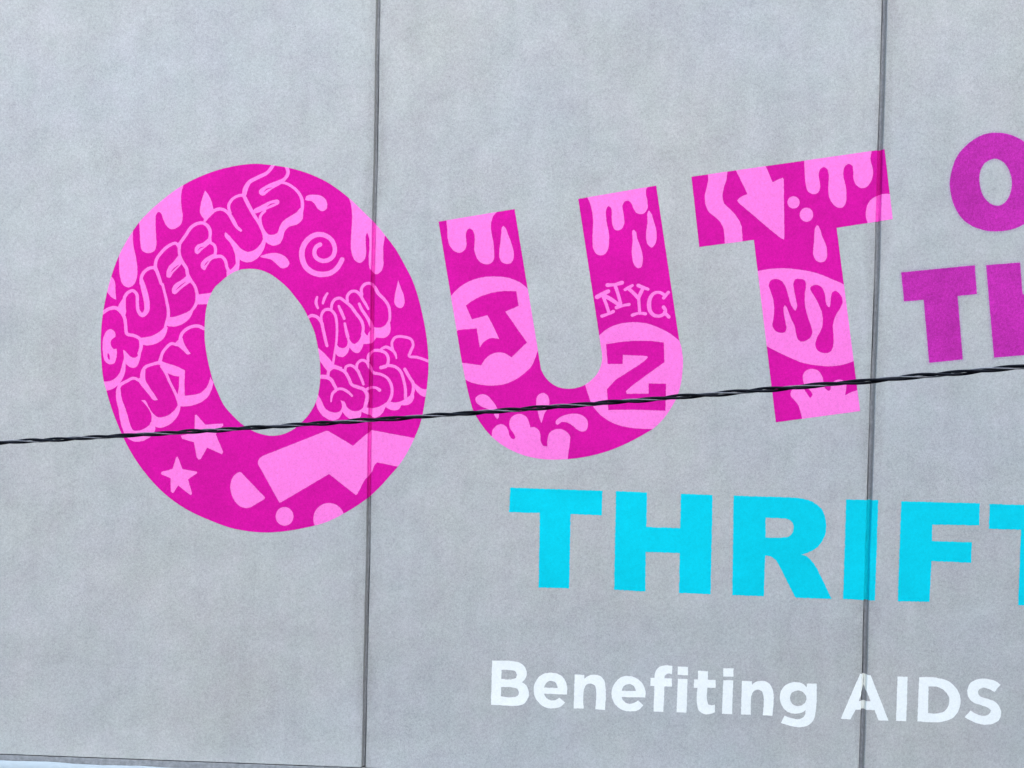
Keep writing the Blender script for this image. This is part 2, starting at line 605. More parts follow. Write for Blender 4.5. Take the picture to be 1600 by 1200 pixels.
def letter(label, mat, outer, holes=(), motifs=(), haze=None):
    """outer/holes: outlines. motifs: (name, label, material, [outlines], [cut-outs]); later ones lie on earlier ones.
    Everything is cut into one sheet so that no two coats share a plane."""
    def wl(poly_):
        return [on_wall(*p) for p in poly_]
    outs = [wl(o) for o in outer]
    hls = [wl(h) for h in holes]
    mts = [(nm, lb, mt, [wl(p) for p in ps], [wl(p) for p in cs]) for nm, lb, mt, ps, cs in motifs]
    V, E = [], []

    def addloop(lp):
        k = len(V)
        V.extend(lp)
        m = len(lp)
        E.extend([(k + i, k + (i + 1) % m) for i in range(m)])
    for lp in outs + hls:
        addloop(lp)
    for m in mts:
        for lp in m[3] + m[4]:
            addloop(lp)
    allx = [p[0] for o in outs for p in o]
    allz = [p[1] for o in outs for p in o]
    x0, x1, z0, z1_ = min(allx), max(allx), min(allz) - .05, max(allz) + .05
    for k, jx in enumerate(JOINTS):
        if x0 - 0.02 < jx < x1 + 0.02:
            h = JW[k] / 2
            zz = [z0 + (z1_ - z0) * i / 60 for i in range(61)]
            for t in (-1.25, -1.05, -.96, -.88, -.76, -.62, -.35, 0, .35, .62, .76, .88, .96, 1.05, 1.25):
                kk = len(V)
                V.extend([(jx + wob(k, z) + h * t, z) for z in zz])
                E.extend([(kk + i, kk + i + 1) for i in range(60)])
    res = delaunay_2d_cdt([Vector(p) for p in V], E, [], 0, 1e-6)
    vv, tris = res[0], res[2]
    P = np.array([[(vv[a][0] + vv[b][0] + vv[c][0]) / 3, (vv[a][1] + vv[b][1] + vv[c][1]) / 3] for a, b, c in tris])
    inside = np.zeros(len(P), bool)
    for o in outs:
        inside |= winding(o, P)
    for h in hls:
        inside &= ~winding(h, P)
    owner = np.zeros(len(P), int)
    for i, m in enumerate(mts):
        sel = np.zeros(len(P), bool)
        for lp in m[3]:
            sel |= winding(lp, P)
        for lp in m[4]:
            sel &= ~winding(lp, P)
        owner[sel & inside] = i + 1

    cache = {}

    def lift(i):
        if i not in cache:
            x, z = vv[i]
            d, nx, ny = groove(x, z)
            off = 0.0004 + min(0.0009, d * 0.3)
            cache[i] = (x + nx * off, d - ny * off, z)
        return cache[i]

    def build(name, idx, mt, parent, lb):
        used, faces, verts, thin = {}, [], [], []
        for t in np.nonzero(idx)[0]:
            tri = list(tris[t])
            (ax, ay), (bx, by), (cx, cy) = vv[tri[0]], vv[tri[1]], vv[tri[2]]
            ar = (bx - ax) * (cy - ay) - (by - ay) * (cx - ax)
            if abs(ar) < 1e-12:
                continue
            if ar < 0:
                tri.reverse()
            f = []
            for q in tri:
                if q not in used:
                    used[q] = len(verts)
                    verts.append(lift(q))
                f.append(used[q])
            faces.append(f)
            thin.append(1 if sum(verts[q][1] for q in f) / 3 > 0.004 else 0)
        if not faces:
            return None
        o = mesh_obj(name, verts, faces, mt, parent, label=lb)
        if mt is M_PINK and any(thin):          # in the joints the pink went on thin over the magenta
            o.data.materials.append(M_THIN)
            o.data.polygons.foreach_set('material_index', thin)
        return o
    root = build('letter', inside & (owner == 0), mat, bc, label)
    for i, m in enumerate(mts):
        build(m[0], inside & (owner == i + 1), m[2], root, m[1])
    if haze:
        overspray(outs, hls, haze, root)
    return root


def overspray(outs, hls, mat, root):
    """the faint dust of spray paint that drifted past the edge of the stencil"""
    verts, faces, al = [], [], []
    for lp, sg in [(o, 1) for o in outs] + [(h, -1) for h in hls]:
        n = len(lp)
        area = sum(lp[i][0] * lp[(i + 1) % n][1] - lp[(i + 1) % n][0] * lp[i][1] for i in range(n))
        sg = sg * (1 if area > 0 else -1)
        k = len(verts)
        for i in range(n):
            a, b = lp[(i - 3) % n], lp[(i + 3) % n]
            dx, dy = b[0] - a[0], b[1] - a[1]
            l = math.hypot(dx, dy) + 1e-9
            nx, ny = dy / l * sg, -dx / l * sg
            for d, w in ((-0.004, 1.0), (0.006, 0.55), (0.016, 0.18), (0.032, 0.0)):
                verts.append((lp[i][0] + nx * d, -0.0002, lp[i][1] + ny * d))
                al.append(w)
        for i in range(n):
            for j in range(3):
                a, b = k + i * 4 + j, k + ((i + 1) % n) * 4 + j
                faces.append((a, a + 1, b + 1, b))
    o = mesh_obj('overspray', verts, faces, mat, root)
    at = o.data.attributes.new('dust', 'FLOAT', 'POINT')
    at.data.foreach_set('value', al)


def dust_material(name, col):
    m = bpy.data.materials.new(name)
    n = nodes(m)
    pos = n.nodes.new('ShaderNodeNewGeometry').outputs['Position']
    at = n.nodes.new('ShaderNodeAttribute')
    at.attribute_name = 'dust'
    g = noise(n, pos, 160.0, 2.0, 0.7)
    a = mth(n, 'MULTIPLY', mth(n, 'POWER', at.outputs['Fac'], 1.3), maprange(n, g, 0.3, 0.7, 0.25, 0.85))
    d = n.nodes.new('ShaderNodeBsdfDiffuse')
    d.inputs[0].default_value = (*col, 1)
    t = n.nodes.new('ShaderNodeBsdfTransparent')
    mx = n.nodes.new('ShaderNodeMixShader')
    n.links.new(mth(n, 'MULTIPLY', a, 0.75), mx.inputs[0])
    n.links.new(t.outputs[0], mx.inputs[1])
    n.links.new(d.outputs[0], mx.inputs[2])
    o = n.nodes.new('ShaderNodeOutputMaterial')
    n.links.new(mx.outputs[0], o.inputs[0])
    return m


M_DUST = dust_material('purple spray dust', (0.56, 0.34, 0.60))

# ---- the big O
O_OUT = ("A:1400,85 1200,105 1000,160 780,262 600,392 500,480 415,570 335,685 245,850 185,1010 135,1200 B:112,255 97,400 93,520 "
         "100,680 118,830 145,930 185,1060 E:235,180 290,305 370,450 470,590 620,750 800,880 1000,975 1200,1045 1400,1075 "
         "F:100,1078 213,1070 400,1040 600,985 740,915 870,835 950,775 1040,690 1120,600 1185,525 1240,445 1290,355 1325,280 "
         "1365,180 1387,100 D:1405,1013 1425,880 1437,740 1435,600 1420,450 1395,310 1360,160 C:1350,1190 1310,1070 1240,930 "
         "1160,790 1075,680 1000,590 900,490 780,375 700,310 560,220 420,160 270,118 120,95")
O_IN = ("A:1140,1028 1200,988 1260,967 1340,960 1430,972 C:115,1002 185,1050 262,1118 330,1200 D:400,230 440,310 490,430 515,545 "
        "530,640 536,760 525,900 500,1000 430,1120 F:380,160 300,225 210,262 140,272 E:1450,262 1370,235 1290,190 1210,120 "
        "1110,0 B:1080,950 1030,830 1000,720 975,600 960,480 960,350 970,240 1000,130 1050,40 A:1080,1080")
queens = [stroke(s) for s in [
    "A:1532,90,28 1490,150,28 1400,200,30 1330,240,32 1300,290,42 1290,335,38",
    "C:250,100,28 266,165,28 235,215,28 190,242,38 120,275,50 55,320,62",
    "C:180,240,24 240,245,22 300,275,23 350,320,24 380,375,27 387,440,27 376,500,24",
    "A:1385,478,40 1450,450,50 1510,422,54 1560,405,46",
    "C:75,478,20 38,520,23 38,580,24 60,640,24 95,682,24",
    "A:1285,350,30 1330,440,32 1372,515,30 1410,575,26 1445,650,26 1462,705,28",
    "A:960,560,22 1000,510,26 1045,472,28 1095,462,26 1140,482,26 1170,515,30 1200,565,34 1228,612,26 1260,640,22",
    "A:1172,495,24 1160,430,24 1185,385,24 1230,355,22 1290,345,26",
    "A:748,755,26 800,682,26 850,612,26 900,582,26 950,580,26 990,612,30 1006,660,26 1000,705,24",
    "A:1000,740,20 1040,765,24 1050,810,24 1042,850,26",
    "A:1050,860,28 1100,858,26 1130,890,26 1145,950,26 1165,990,30",
    "A:750,750,28 752,850,22 775,905,28 808,960,28 818,1010,28 842,1055,28 875,1100,24 B:893,90,26 898,140,30 872,215,26 835,255,18",
    "A:548,965,28 555,890,26 600,822,26 660,768,26 720,748,24 748,790,24",
    "A:545,945,30 570,1005,28 600,1090,22 B:605,20,22 625,90,22 645,180,24 656,240,26 655,300,26",
    "A:550,950,26 500,955,26 452,990,26 430,1040,26 432,1085,30",
    "B:292,250,26 288,180,26 292,130,26 320,92,26 360,75,26 390,100,26 398,180,26 405,240,28 438,280,36 472,250,42 478,190,46 465,110,48 446,40,44 432,-10,34",
    "B:108,262,30 160,228,28 220,220,30 262,250,34 290,300,28 300,360,26 314,437,28 370,450,26 420,480,26 430,530,30 412,600,26",
    "B:655,290,26 640,350,26 628,380,18",
]] + [poly(s) for s in [
    "C:375,450 340,488 290,520 230,560 200,605 178,660 140,677 95,670 65,640* 55,700* 80,735 150,767 200,748 225,700 240,645 275,610 340,590 383,555 388,480",
    "A:1130,655 1160,680 1210,735 1260,790 1320,820 1370,805 1420,760 1450,700* 1470,730* 1445,810 1400,870 1330,905 1280,900 1250,880* 1248,940 1240,975 1200,985* 1145,1040* 1140,985* 1195,950 1218,920* 1215,860 1195,790 1160,730 1125,690",
    "A:1012,690* 985,710 950,740 890,768 875,800 880,828 900,838 930,810 985,765 1018,740*",
    "A:1055,838 1000,850 950,885 930,910 930,950 955,972 985,930 1020,885 1068,868*",
    "A:755,790* 758,850 775,910* 740,950 700,990 665,1036 645,1030 640,1000 655,950 700,900 738,850*",
    "A:820,1010* 770,1050 700,1100 685,1140 690,1165 710,1172 750,1140 800,1100 848,1070*",
    "B:655,300* 720,290 790,265 880,215* 865,240* 830,310 780,350 700,375 650,370* 635,340*",
    "B:890,108* 970,100 1040,85* 1030,110* 985,187* 900,190* 885,150*",
    "B:245,190* 278,140* 290,180 305,250* 290,300* 265,250 235,215*",
    "B:430,468* 510,455 580,420 632,370* 650,380* 640,430 600,490 540,520 480,532 430,525*",
    "B:285,570 310,592 340,625 380,635 402,620* 410,560* 442,535* 428,600 412,670 395,705 365,720 330,708 300,685* 298,740 280,800 240,860 190,895 140,910* 100,900* 100,830* 165,830 215,805 250,760 272,690 285,640",
    "B:180,395 210,420 215,460 185,480 175,510 185,545 200,562 225,560* 222,640 205,680 170,690 130,665 112,600 108,520 125,440 150,405",
]]
queens_cut = [stroke(s, 0.03) for s in [
    "C:66,318,4 92,296,11 132,285,4", "A:1482,442,4 1512,422,11 1545,414,4", "A:902,808,4 925,785,10 953,778,4",
    "A:957,934,4 972,915,10 988,898,4", "A:680,984,4 705,958,10 742,928,4", "A:722,1134,4 755,1104,10 796,1074,4"]] + [
    poly("B:150,598 148,625 165,655 168,620 158,598", 0.05)]
ny_poly = [stroke(s) for s in [
    "B:952,392,28 900,370,28 840,380,26 790,410,26 764,445,26 757,480,30",
    "B:722,525,26 680,518,24 640,550,24 605,600,24 590,650,28 580,680,28",
    "B:600,705,28 635,762,24 665,830,22 700,900,22 730,965,26 745,1010,28",
    "B:578,675,28 520,690,24 462,715,26 441,750,26 436,800,30",
    "B:410,822,26 370,805,24 310,830,26 252,866,28 235,925,32",
]] + [poly(s) for s in [
    "B:748,455* 775,470* 790,520 820,570 842,600* 815,607 780,575 740,542 700,530* 720,505* 745,480*",
    "B:580,655* 640,680* 720,705 795,740* 790,850* 792,950* 860,945 930,925 975,880 995,840 1005,795* 1032,840* 1020,890 985,960 920,1010 840,1035 770,1040 735,1035* 730,960* 745,880* 748,790* 690,780 640,755 595,720*",
    "B:425,760* 465,735* 470,830 500,880 540,940 568,985* 540,990 500,950 450,890 398,820* 420,800*",
    "B:222,930 240,880 258,895* 265,960 300,1060* E:322,120 345,195 365,228 400,230 450,215 500,180* 520,150 545,180* 548,215* 530,260 500,285 440,315 380,320 330,300 300,275* 270,200 242,50* B:230,1020",
    "B:430,990 460,990 490,1040 530,1100 570,1130 640,1120 700,1080 735,1030* 757,1030* E:757,30* 742,90 700,150 640,190 590,205 545,195* 515,160* 510,80 480,30 450,-5",
]]
van = [stroke(s) for s in [
    "D:510,130,20 500,170,26 515,220,20", "D:595,98,18 570,140,24 558,180,20",
    "D:428,305,22 455,285,26 500,290,26 540,330,28 560,400,26 575,470,26 592,535,24",
    "D:546,335,22 548,270,22 575,235,24 620,235,24 655,270,24 672,340,22 675,420,20 670,500,18 655,600,18 640,695,20",
    "D:628,225,22 635,180,24 660,147,24 700,138,24 740,165,24 790,205,26 830,260,26 875,320,26 894,380,24 885,440,22",
    "D:690,205,20 710,250,26 735,308,24", "D:740,350,20 750,400,24 765,460,28",
    "D:762,165,24 762,120,24 790,85,24 830,80,24 868,110,26 890,150,24 915,190,22 935,228,18",
    "D:860,185,22 880,230,24 920,290,26 952,350,28 965,400,28 945,440,22",
    "D:882,110,24 880,55,24 910,20,24 950,15,24 990,50,28 1020,100,28 1070,150,24 1105,205,24 1115,270,22 1110,330,22 1090,360,18",
]] + [poly(s) for s in [
    "D:668,505* 690,545 720,555 750,545 765,500* 748,430* 765,440 790,500 820,520 850,500 880,440* 900,415* 930,450 955,410* 972,395* 1000,470* 960,512 920,520 895,520* 880,560 850,595 820,590 780,548* 760,600 720,628 690,625 660,590*",
    "D:985,380* 1030,385 1080,360 1110,315* 1121,370 1115,430 1080,465 1040,470 985,462*",
]]
wyck = [stroke(s) for s in [
    "D:515,795,32 580,795,34 620,812,30 650,860,28 668,900,26 640,930,24 628,970,18 625,1000,12",
    "D:668,900,24 710,893,22 760,915,24 800,952,18",
    "D:600,790,26 610,740,24 650,715,24 700,730,24 740,752,26 770,800,26 800,860,26 850,880,28 900,900,30 925,940,30 920,1000,30 905,1055,28",
    "D:742,745,22 752,708,22 790,698,22 840,732,26 870,790,24 895,855,22",
    "D:840,730,22 845,682,22 880,655,22 920,668,22 942,705,26 980,760,26 1030,770,22 1090,800,22 1130,870,24 1132,940,24 1105,1005,26",
    "D:933,665,22 940,610,22 980,577,22 1040,577,26 1085,600,24 1103,650,24 1090,700,26 1040,717,28",
    "D:912,905,22 950,885,22 1000,885,20 1030,905,28",
    "D:1045,562,20 1080,545,24 1120,560,26 1160,600,22 1170,640,12",
    "D:1140,565,22 1135,500,22 1160,465,22 1230,460,22 1290,480,22 1310,520,22 1290,580,24 1275,620,22 1340,630,22 1390,645,22 1440,665,22",
    "D:1040,715,22 1110,700,24 1160,710,24 1205,750,24 1230,820,24 1245,900,24 1245,970,26",
    "D:1240,730,26 1280,800,26 1310,850,28 1310,910,26 1290,965,24",
]] + [poly(s) for s in [
    "D:505,540* 550,580* 600,630 650,690* 720,715* 700,735 640,728 600,745 560,700 525,650*",
    "D:1300,830* 1340,860 1390,895 1440,893* 1430,965* 1370,945 1330,900*",
    "D:1110,1000* 1180,1005 1240,980 1300,935* 1315,930* 1310,990 1270,1025 1210,1030* 1190,1065 1140,1072 1080,1045* 1040,1110 990,1135 940,1112 880,1085* 860,1140 810,1152 760,1130 720,1085* 690,1140 640,1158 570,1130 520,1070 500,1000 510,930* 545,990 580,1060 640,1090 700,1080 718,1040 705,990* 735,1000 760,1050 820,1080 870,1070 900,1040* 960,1055 1030,1040 1100,995*",
]]
P_, G_ = M_PINK, M_MAG
letter('huge magenta letter O covered in pink graffiti, drips and stars', M_MAG, [poly(O_OUT, 0.1)], [poly(O_IN, 0.1)], [
    ('drip', None, P_, [poly("A:760,200* 790,240* 765,330 765,440 775,520 765,580 725,620 680,630 640,600 615,550 602,510 590,490 575,485 555,510 550,600 555,700 555,770 540,810 490,830 440,810 425,760 420,680 413,580* 390,560* 400,480* 600,300*")], []),
    ('drip', None, P_, [poly("A:300,600* 362,640* 362,740 385,860 397,950 395,1020 370,1090 325,1115 280,1095 258,1040 248,960 245,840* 180,840*")], []),
    ('drip', None, P_, [poly("A:130,1010* 185,1025* 210,1065 215,1120 B:215,80 222,150* 190,135 145,85* 90,60*")], []),
    ('flame', None, P_, [poly("A:962,308* 925,430 920,490 935,525 965,552* 1000,530 1030,490 1025,430 1000,360")], []),
    ('drop', None, P_, [poly("C:35,858 80,840 150,828 220,845 260,875 277,920 260,945 215,955 170,920 120,880 70,870")], []),
    ('drop', None, P_, [poly("C:410,385 420,355 470,343 530,348 575,375 593,420 585,465 550,480 515,460 490,420 460,395")], []),
    ('spiral', None, P_, [stroke("C:535,758,36 505,775,34 486,820,34 500,865,36 545,892,36 600,888,36 645,850,36 657,790,36 625,715,38 560,677,40 490,680,42 425,725,44 386,800,46 385,870,46 420,950,46 480,993,46 560,1007,44 640,985,42 690,935,40 718,882,38")], []),
    ('drip', None, P_, [poly("C:800,300* 770,355* 795,440 800,560 795,660 790,760 800,840 830,895 865,912 900,890 917,840 915,760 915,690 925,660 940,690 945,780 940,900 950,960 975,992 1000,1006 1040,985 1060,940 1060,860 1062,760 1080,665* 1150,600* 900,350*")], []),
    ('drop', None, P_, [poly("D:1185,-12* 1210,60 1235,130 1235,190 1215,218 1185,218 1160,195 1155,130 1170,60")], []),
    ('graffiti_word', 'pink outlined bubble letters QUEENS', P_, queens, queens_cut),
    ('graffiti_word', 'pink outlined bubble letters NY', P_, ny_poly, []),
    ('graffiti_word', 'pink outlined bubble letters VAN', P_, van, []),
    ('graffiti_word', 'pink outlined bubble letters WYCK', P_, wyck, []),
    ('star', None, P_, [poly("E:878,100* 890,95* 965,178* 1112,170* 1114,186* 1060,240* 1052,262* 1113,405* 1104,426* 980,370* 925,466* 908,470* 893,450* 870,325* 772,297* 760,270* 875,243*")], []),
    ('star', None, P_, [poly("E:722,452* 732,444* 742,465* 775,550* 893,570* 896,582* 820,635* 853,752* 846,765* 832,760* 738,685* 702,744* 690,748* 677,735* 675,625* 600,594* 595,582* 602,572* 690,548*")], []),
    ('half_disc', None, P_, [poly("E:1215,592 1250,573* 1262,576* 1462,785* 1458,798* 1340,868* 1290,873 1230,840 1187,770 1172,700 1185,635")], []),
    ('zigzag', None, P_, [poly("F:16,505* 18,480* 30,458* 60,438* 585,230* 605,233* 808,355* 950,232* 965,224* 1320,290* 1420,300* 1300,560* 1175,528* 1010,493* 985,520* 968,570* 905,640* 845,755* 832,765* 608,590* 210,825* 195,828* 182,805*")], []),
    ('disc', None, P_, [disc((238, 943), 'F', 74, 78)], []),
    ('disc', None, P_, [disc((608, 965), 'F', 130, 133, 60)], []),
])

# ---- the big U
nyc = [stroke(s, 0.08) for s in [
    "J:385,393,50 450,358,48 512,328,46", "J:450,370,44 540,418,46 630,480,40", "J:452,385,36 490,480,36 520,575,34",
    "J:440,610,38 500,590,30 570,558,38", "J:590,262,40 620,350,38 652,470,38", "J:502,258,44 580,253,32 668,230,46",
    "J:606,513,42 680,490,30 750,478,34", "J:702,310,32 742,288,36 788,262,30", "J:745,300,40 800,350,40 850,402,44",
    "J:852,262,42 900,282,40 965,305,32", "J:905,297,40 880,350,40 855,402,42", "J:858,400,36 862,480,34 870,580,34",
    "J:785,600,38 860,578,28 935,585,36", "J:1140,405,36 1165,375,34 1196,340,38",
    "J:1155,375,36 1090,340,32 1030,352,36 987,410,44 976,480,48 987,550,46 1030,600,40 1090,610,36 1140,590,36 1163,558,36 1140,508,42",
    "J:1150,568,36 1200,620,40"]]
letter('huge magenta letter U with pink drips and discs', M_MAG, [poly(
    "G:110,555* 975,412* H:1272,1190* K:1055,110 1085,180 1150,262 1235,318 1309,340 L:60,345 150,335 250,298 320,245 385,175 425,90 443,0 "
    "J:438,1020* I:170,297* 1057,145* J:1318,880* 1345,980 1360,1100 L:1358,110 1338,280 1300,420 1240,540 1150,672 1020,800 900,872 700,976 500,1056 290,1112 "
    "K:1300,1148 1100,1146 900,1112 760,1062 620,987 490,882 360,722 290,600 240,430 205,280 K:150,0*", 0.1)], [], [
    ('drip', None, P_, [poly("G:200,480* 200,545* 210,640 215,740 240,830 290,890 350,910 400,885 425,840 425,760 422,690 440,645 465,632 495,650 520,720 520,800 517,860 535,940 580,1010 650,1040 710,1025 740,980 742,900 735,800 715,700 705,620 715,540 740,480 780,440* 760,350*")], []),
    ('drop', None, P_, [poly("G:850,603 870,625 900,700 945,820 965,910 960,980 935,1025 880,1035 830,1015 803,960 803,880 815,780 825,680 832,620")], []),
    ('disc', None, P_, [poly("H:250,385 330,300 430,230 560,180 750,160 900,175 1030,225 1125,300 1240,470 1300,700 1290,860 1237,1010 1160,1190 K:900,140 800,220 680,280 520,308 380,300 270,275 190,240 H:200,1200 60,900 100,600")], []),
    ('graffiti_letter', 'magenta slab letter on the pink disc', G_, [poly("H:420,490* 560,400 720,345 870,325 995,328* 1020,495* 870,560* 1115,910* 940,1080* 880,1040 800,1022 720,1040 650,1090 595,1170* 375,1140* 290,1140* 290,800* 338,768* 545,750* 580,965* 620,910 690,865 800,870* 730,720 665,600* 490,648*")], []),
    ('drip', None, P_, [poly("I:270,200* 275,280* 310,360 330,450 340,560 335,680 333,780 345,870 380,925 425,940 475,920 510,860 520,780 518,680 495,570 485,480 490,410 515,378 540,395 553,450 552,520 560,590 580,640 620,655 665,635 692,580 690,500 678,430 675,370 700,325 740,318 775,350 800,410 840,460 880,470 925,455 955,410 958,330 940,230 945,180 980,150* 960,80*")], []),
    ('drop', None, P_, [poly("I:970,428 1000,460 1025,540 1055,640 1062,720 1045,810 1000,850 965,820 943,750 945,660 958,560 957,460")], []),
    ('drop', None, P_, [poly("I:805,648 830,675 835,720 870,820 900,920 903,1010 880,1075 850,1085 810,1050 785,960 780,870 790,780 785,700 787,660")], []),
    ('graffiti_word', 'pink serif letters NYC', P_, nyc, []),
    ('disc', None, P_, [poly("J:350,900* 400,840 500,755 600,710 720,685 820,680 950,695 1080,740 1200,800 1315,887* L:1450,100* 1450,700* 1020,802* 870,797 750,785 620,755 500,700 400,620 330,530 290,430 250,300* 150,300* 350,100*")], []),
    ('graffiti_letter', 'magenta slab letter Z on the pink disc', G_, [poly("J:487,930* 640,905* 820,890* 1000,893* 1143,910* 1150,1135* L:715,375 722,402* 970,400* 970,285* 1168,288* 1163,595* 820,583* 512,587* 497,350* 600,240* 860,75* J:960,1080 955,1065* 680,1050* 675,1155* 505,1155*")], []),
    ('drop', None, P_, [poly("K:330,430 390,408 450,425 500,480 545,540 575,620 578,670 560,690 530,650 500,590 440,570 370,540 320,500 310,465")], []),
    ('drop', None, P_, [poly("K:1080,392 1130,420 1152,480 1140,560 1100,620 1075,690 1062,735* 1040,680 1020,600 1003,500 1010,440 1040,405")], []),
    ('drop', None, P_, [poly("K:1225,745 1222,720 1270,670 1350,638 1440,628 1520,645 1580,700 1588,770 1560,825 1520,832 1470,810 1410,760 1340,725 1290,722 1245,755")], []),
    ('splash', None, P_, [poly("K:300,900* 500,880* 505,820 550,765 600,747 650,765 685,820 700,880 740,920 765,905 750,860 710,800 697,730 720,670 780,635 840,633 895,670 925,740 935,785* 980,782 1030,815 1050,870 1055,950 1080,990 1130,1000* 1135,900 1160,840 1220,805 1280,803 1340,830 1385,880 1385,960 1370,1060 1360,1150* 1360,1250* 700,1250*")], []),
])

# ---- the big T
letter('huge tilted magenta letter T with pink arrow and drips', M_MAG, [poly(
    "M:148,408* N:1325,95* 1418,890* 780,990* P:1338,1035* 380,1163* O:130,108* 0:1092.6,386*", 0.1)], [], [
    ('wave', None, P_, [poly("M:330,250* 333,380* 340,440 320,530 300,640 310,730 340,800 420,870 480,930 515,1010 525,1100 525,1300* 720,1300* 725,1060 710,950 660,860 590,780 520,710 502,640 515,540 545,440 557,350* 550,250*")], []),
    ('arrow', None, P_, [poly("M:640,230* 655,338* 785,605* 690,652 670,680 685,705* 1170,1110 1200,1122 1203,1090* 1197,440* 1185,418* 1070,470* 990,285* 960,200*")], []),
    ('disc', None, P_, [disc((1308, 700), 'M', 69)], []),
    ('disc', None, P_, [disc((1455, 840), 'M', 76, 80)], []),
    ('drip', None, P_, [poly("N:410,150* 412,240* 420,400 430,500 460,580 520,608 570,590 592,540 590,480 578,420 578,360 595,320 635,298 670,320 690,380 688,470 685,560 695,640 740,720 800,762 850,755 885,700 890,620 880,500 860,420 855,350 875,290 920,262 955,280 968,340 972,430 1000,500 1060,538 1110,530 1160,480 1190,400 1190,310 1165,220 1178,120* 1170,40*")], []),
    ('quarter_disc', None, P_, [poly("N:1130,1000* 1130,930* 1112,850 1120,760 1160,680 1230,630 1310,605 1385,605* 1450,620* 1450,1000*")], []),
    ('drop', None, P_, [poly("N:558,958 590,1000 O:910,80 940,140 962,240 960,300 935,350 890,362 840,345 808,290 805,220 815,120 820,20 N:538,985")], []),
    ('disc', None, P_, [poly("O:60,500* 170,465 300,440 450,430 600,440 760,465 900,505 1030,560 1155,615 1300,700* P:1350,440* 1255,472 1130,510 1000,525 850,515 700,490 500,410 280,300* 180,240*")], []),
    ('graffiti_word', 'magenta rounded letters NY on the pink oval', G_, [
        poly("O:300,610 320,570 390,553 440,570 480,620 510,700 535,790 565,870 600,912 620,870 605,770 590,690 580,600 600,555 650,550 710,570 722,620 710,720 712,850 740,970 780,1090 P:795,140 780,190 740,225 660,245 635,225 610,160 590,60 O:570,1040 530,940 500,870 480,850 468,880 472,950 492,1050 500,1110 485,1155 440,1165 370,1135 342,1085 352,1000 360,900 352,800 325,700"),
        poly("O:770,650 800,625 850,620 895,640 930,700 945,780 955,840 985,875 1000,830 1005,760 1025,700 1055,685 1095,710 1130,760 1140,810 1120,870 1070,950 1040,1020 1028,1100 P:1030,100 1035,200 1030,300 1010,350 970,375 900,370 850,340 830,300 840,220 880,140 905,80 O:912,1000 900,920 870,850 820,750 780,690")], []),
    ('splash', None, P_, [poly("P:680,1250* 678,1110* 660,1040 630,960 580,900 548,860 560,800 600,775 690,765* 730,830 775,885 797,850 760,790 710,740 688,680 695,610 745,565 810,557 865,580 905,635 920,700 935,770 985,805 1003,790* 1010,730 1050,690 1110,677 1160,695 1185,730* 1175,800 1168,855* 1230,825 1300,800* 1400,790* 1400,1200*")], []),
])

# ---- purple letters (they run on beyond the picture)
letter('purple sprayed letter O', M_PURP, [poly("Q:672,740 700,600 760,440 870,305 1020,195 1180,142 1320,142 1480,183 1600,248 1720,360 1800,520 1825,740 1800,960 1720,1150 1600,1280 1440,1350 1280,1372 1120,1362 960,1310 820,1205 740,1080 690,930")],
       [poly("Q:1240,465 1310,485 1380,550 1425,640 1447,750 1440,850 1400,960 1340,1030 1270,1053 1200,1035 1120,970 1070,880 1045,770 1048,650 1080,560 1150,490")], haze=M_DUST)
letter('purple sprayed letter T', M_PURP, [poly("R:65,365* 985,275* 1012,635* 770,660* S:835,653* 415,695* R:345,708* 100,728*")], haze=M_DUST)
letter('purple sprayed letter H', M_PURP, [poly("R:1125,275* 1550,240* 1583,640* 1800,622* 1770,222* 2190,185* S:2290,540* 1870,577* R:1833,960* 1616,978* S:1650,595* 1225,630*")], haze=M_DUST)

# ---- cyan letters
CY = [("T", ["T:127,122* 1175,158* 1165,438* 812,425* e:347,347* 107,340* T:462,410* 112,403*"], [], 'first cyan letter T'),
      ("H", ["U:163,163* 517,178* 510,570* 893,582* 900,193* 1262,207* e:1452,393* 1205,383* 1210,72* 945,62* 942,372* 697,357*"], [], 'cyan letter H'),
      ("R", ["V:190,213* 870,235* 1000,252 1120,302 1200,380 1240,500 1235,640 1200,730 1130,810 1050,855 960,885* X:1020,430 1090,500 1150,590* 1305,915* 900,902* 880,880* 700,520* 655,460 610,432 550,425* 535,885* 175,872*"],
       ["V:555,465* 720,472* 790,478 845,505 873,560 865,620 830,670 740,688 555,690*"], 'cyan letter R'),
      ("I", ["W:233,147* 600,157* 0:1367.2,938.5* X:1435,915*"], [], 'cyan letter I crossing the panel joint'),
      ("F", ["Y:65,105* 1048,130* 1042,408* 455,397* 450,603* 948,618* 942,875* 443,855* Z:420,643* 20,635*"], [], 'cyan letter F'),
      ("T", ["Y:1170,138* 2230,172* 2222,486* 1945,475* Z:1905,693* 1525,683* Y:1562,463* 1160,450*"], [], 'second cyan letter T')]
for _, outs, hl, lb in CY:
    letter(lb, M_CYAN, [poly(s, 0.4) for s in outs], [poly(s, 0.4) for s in hl])

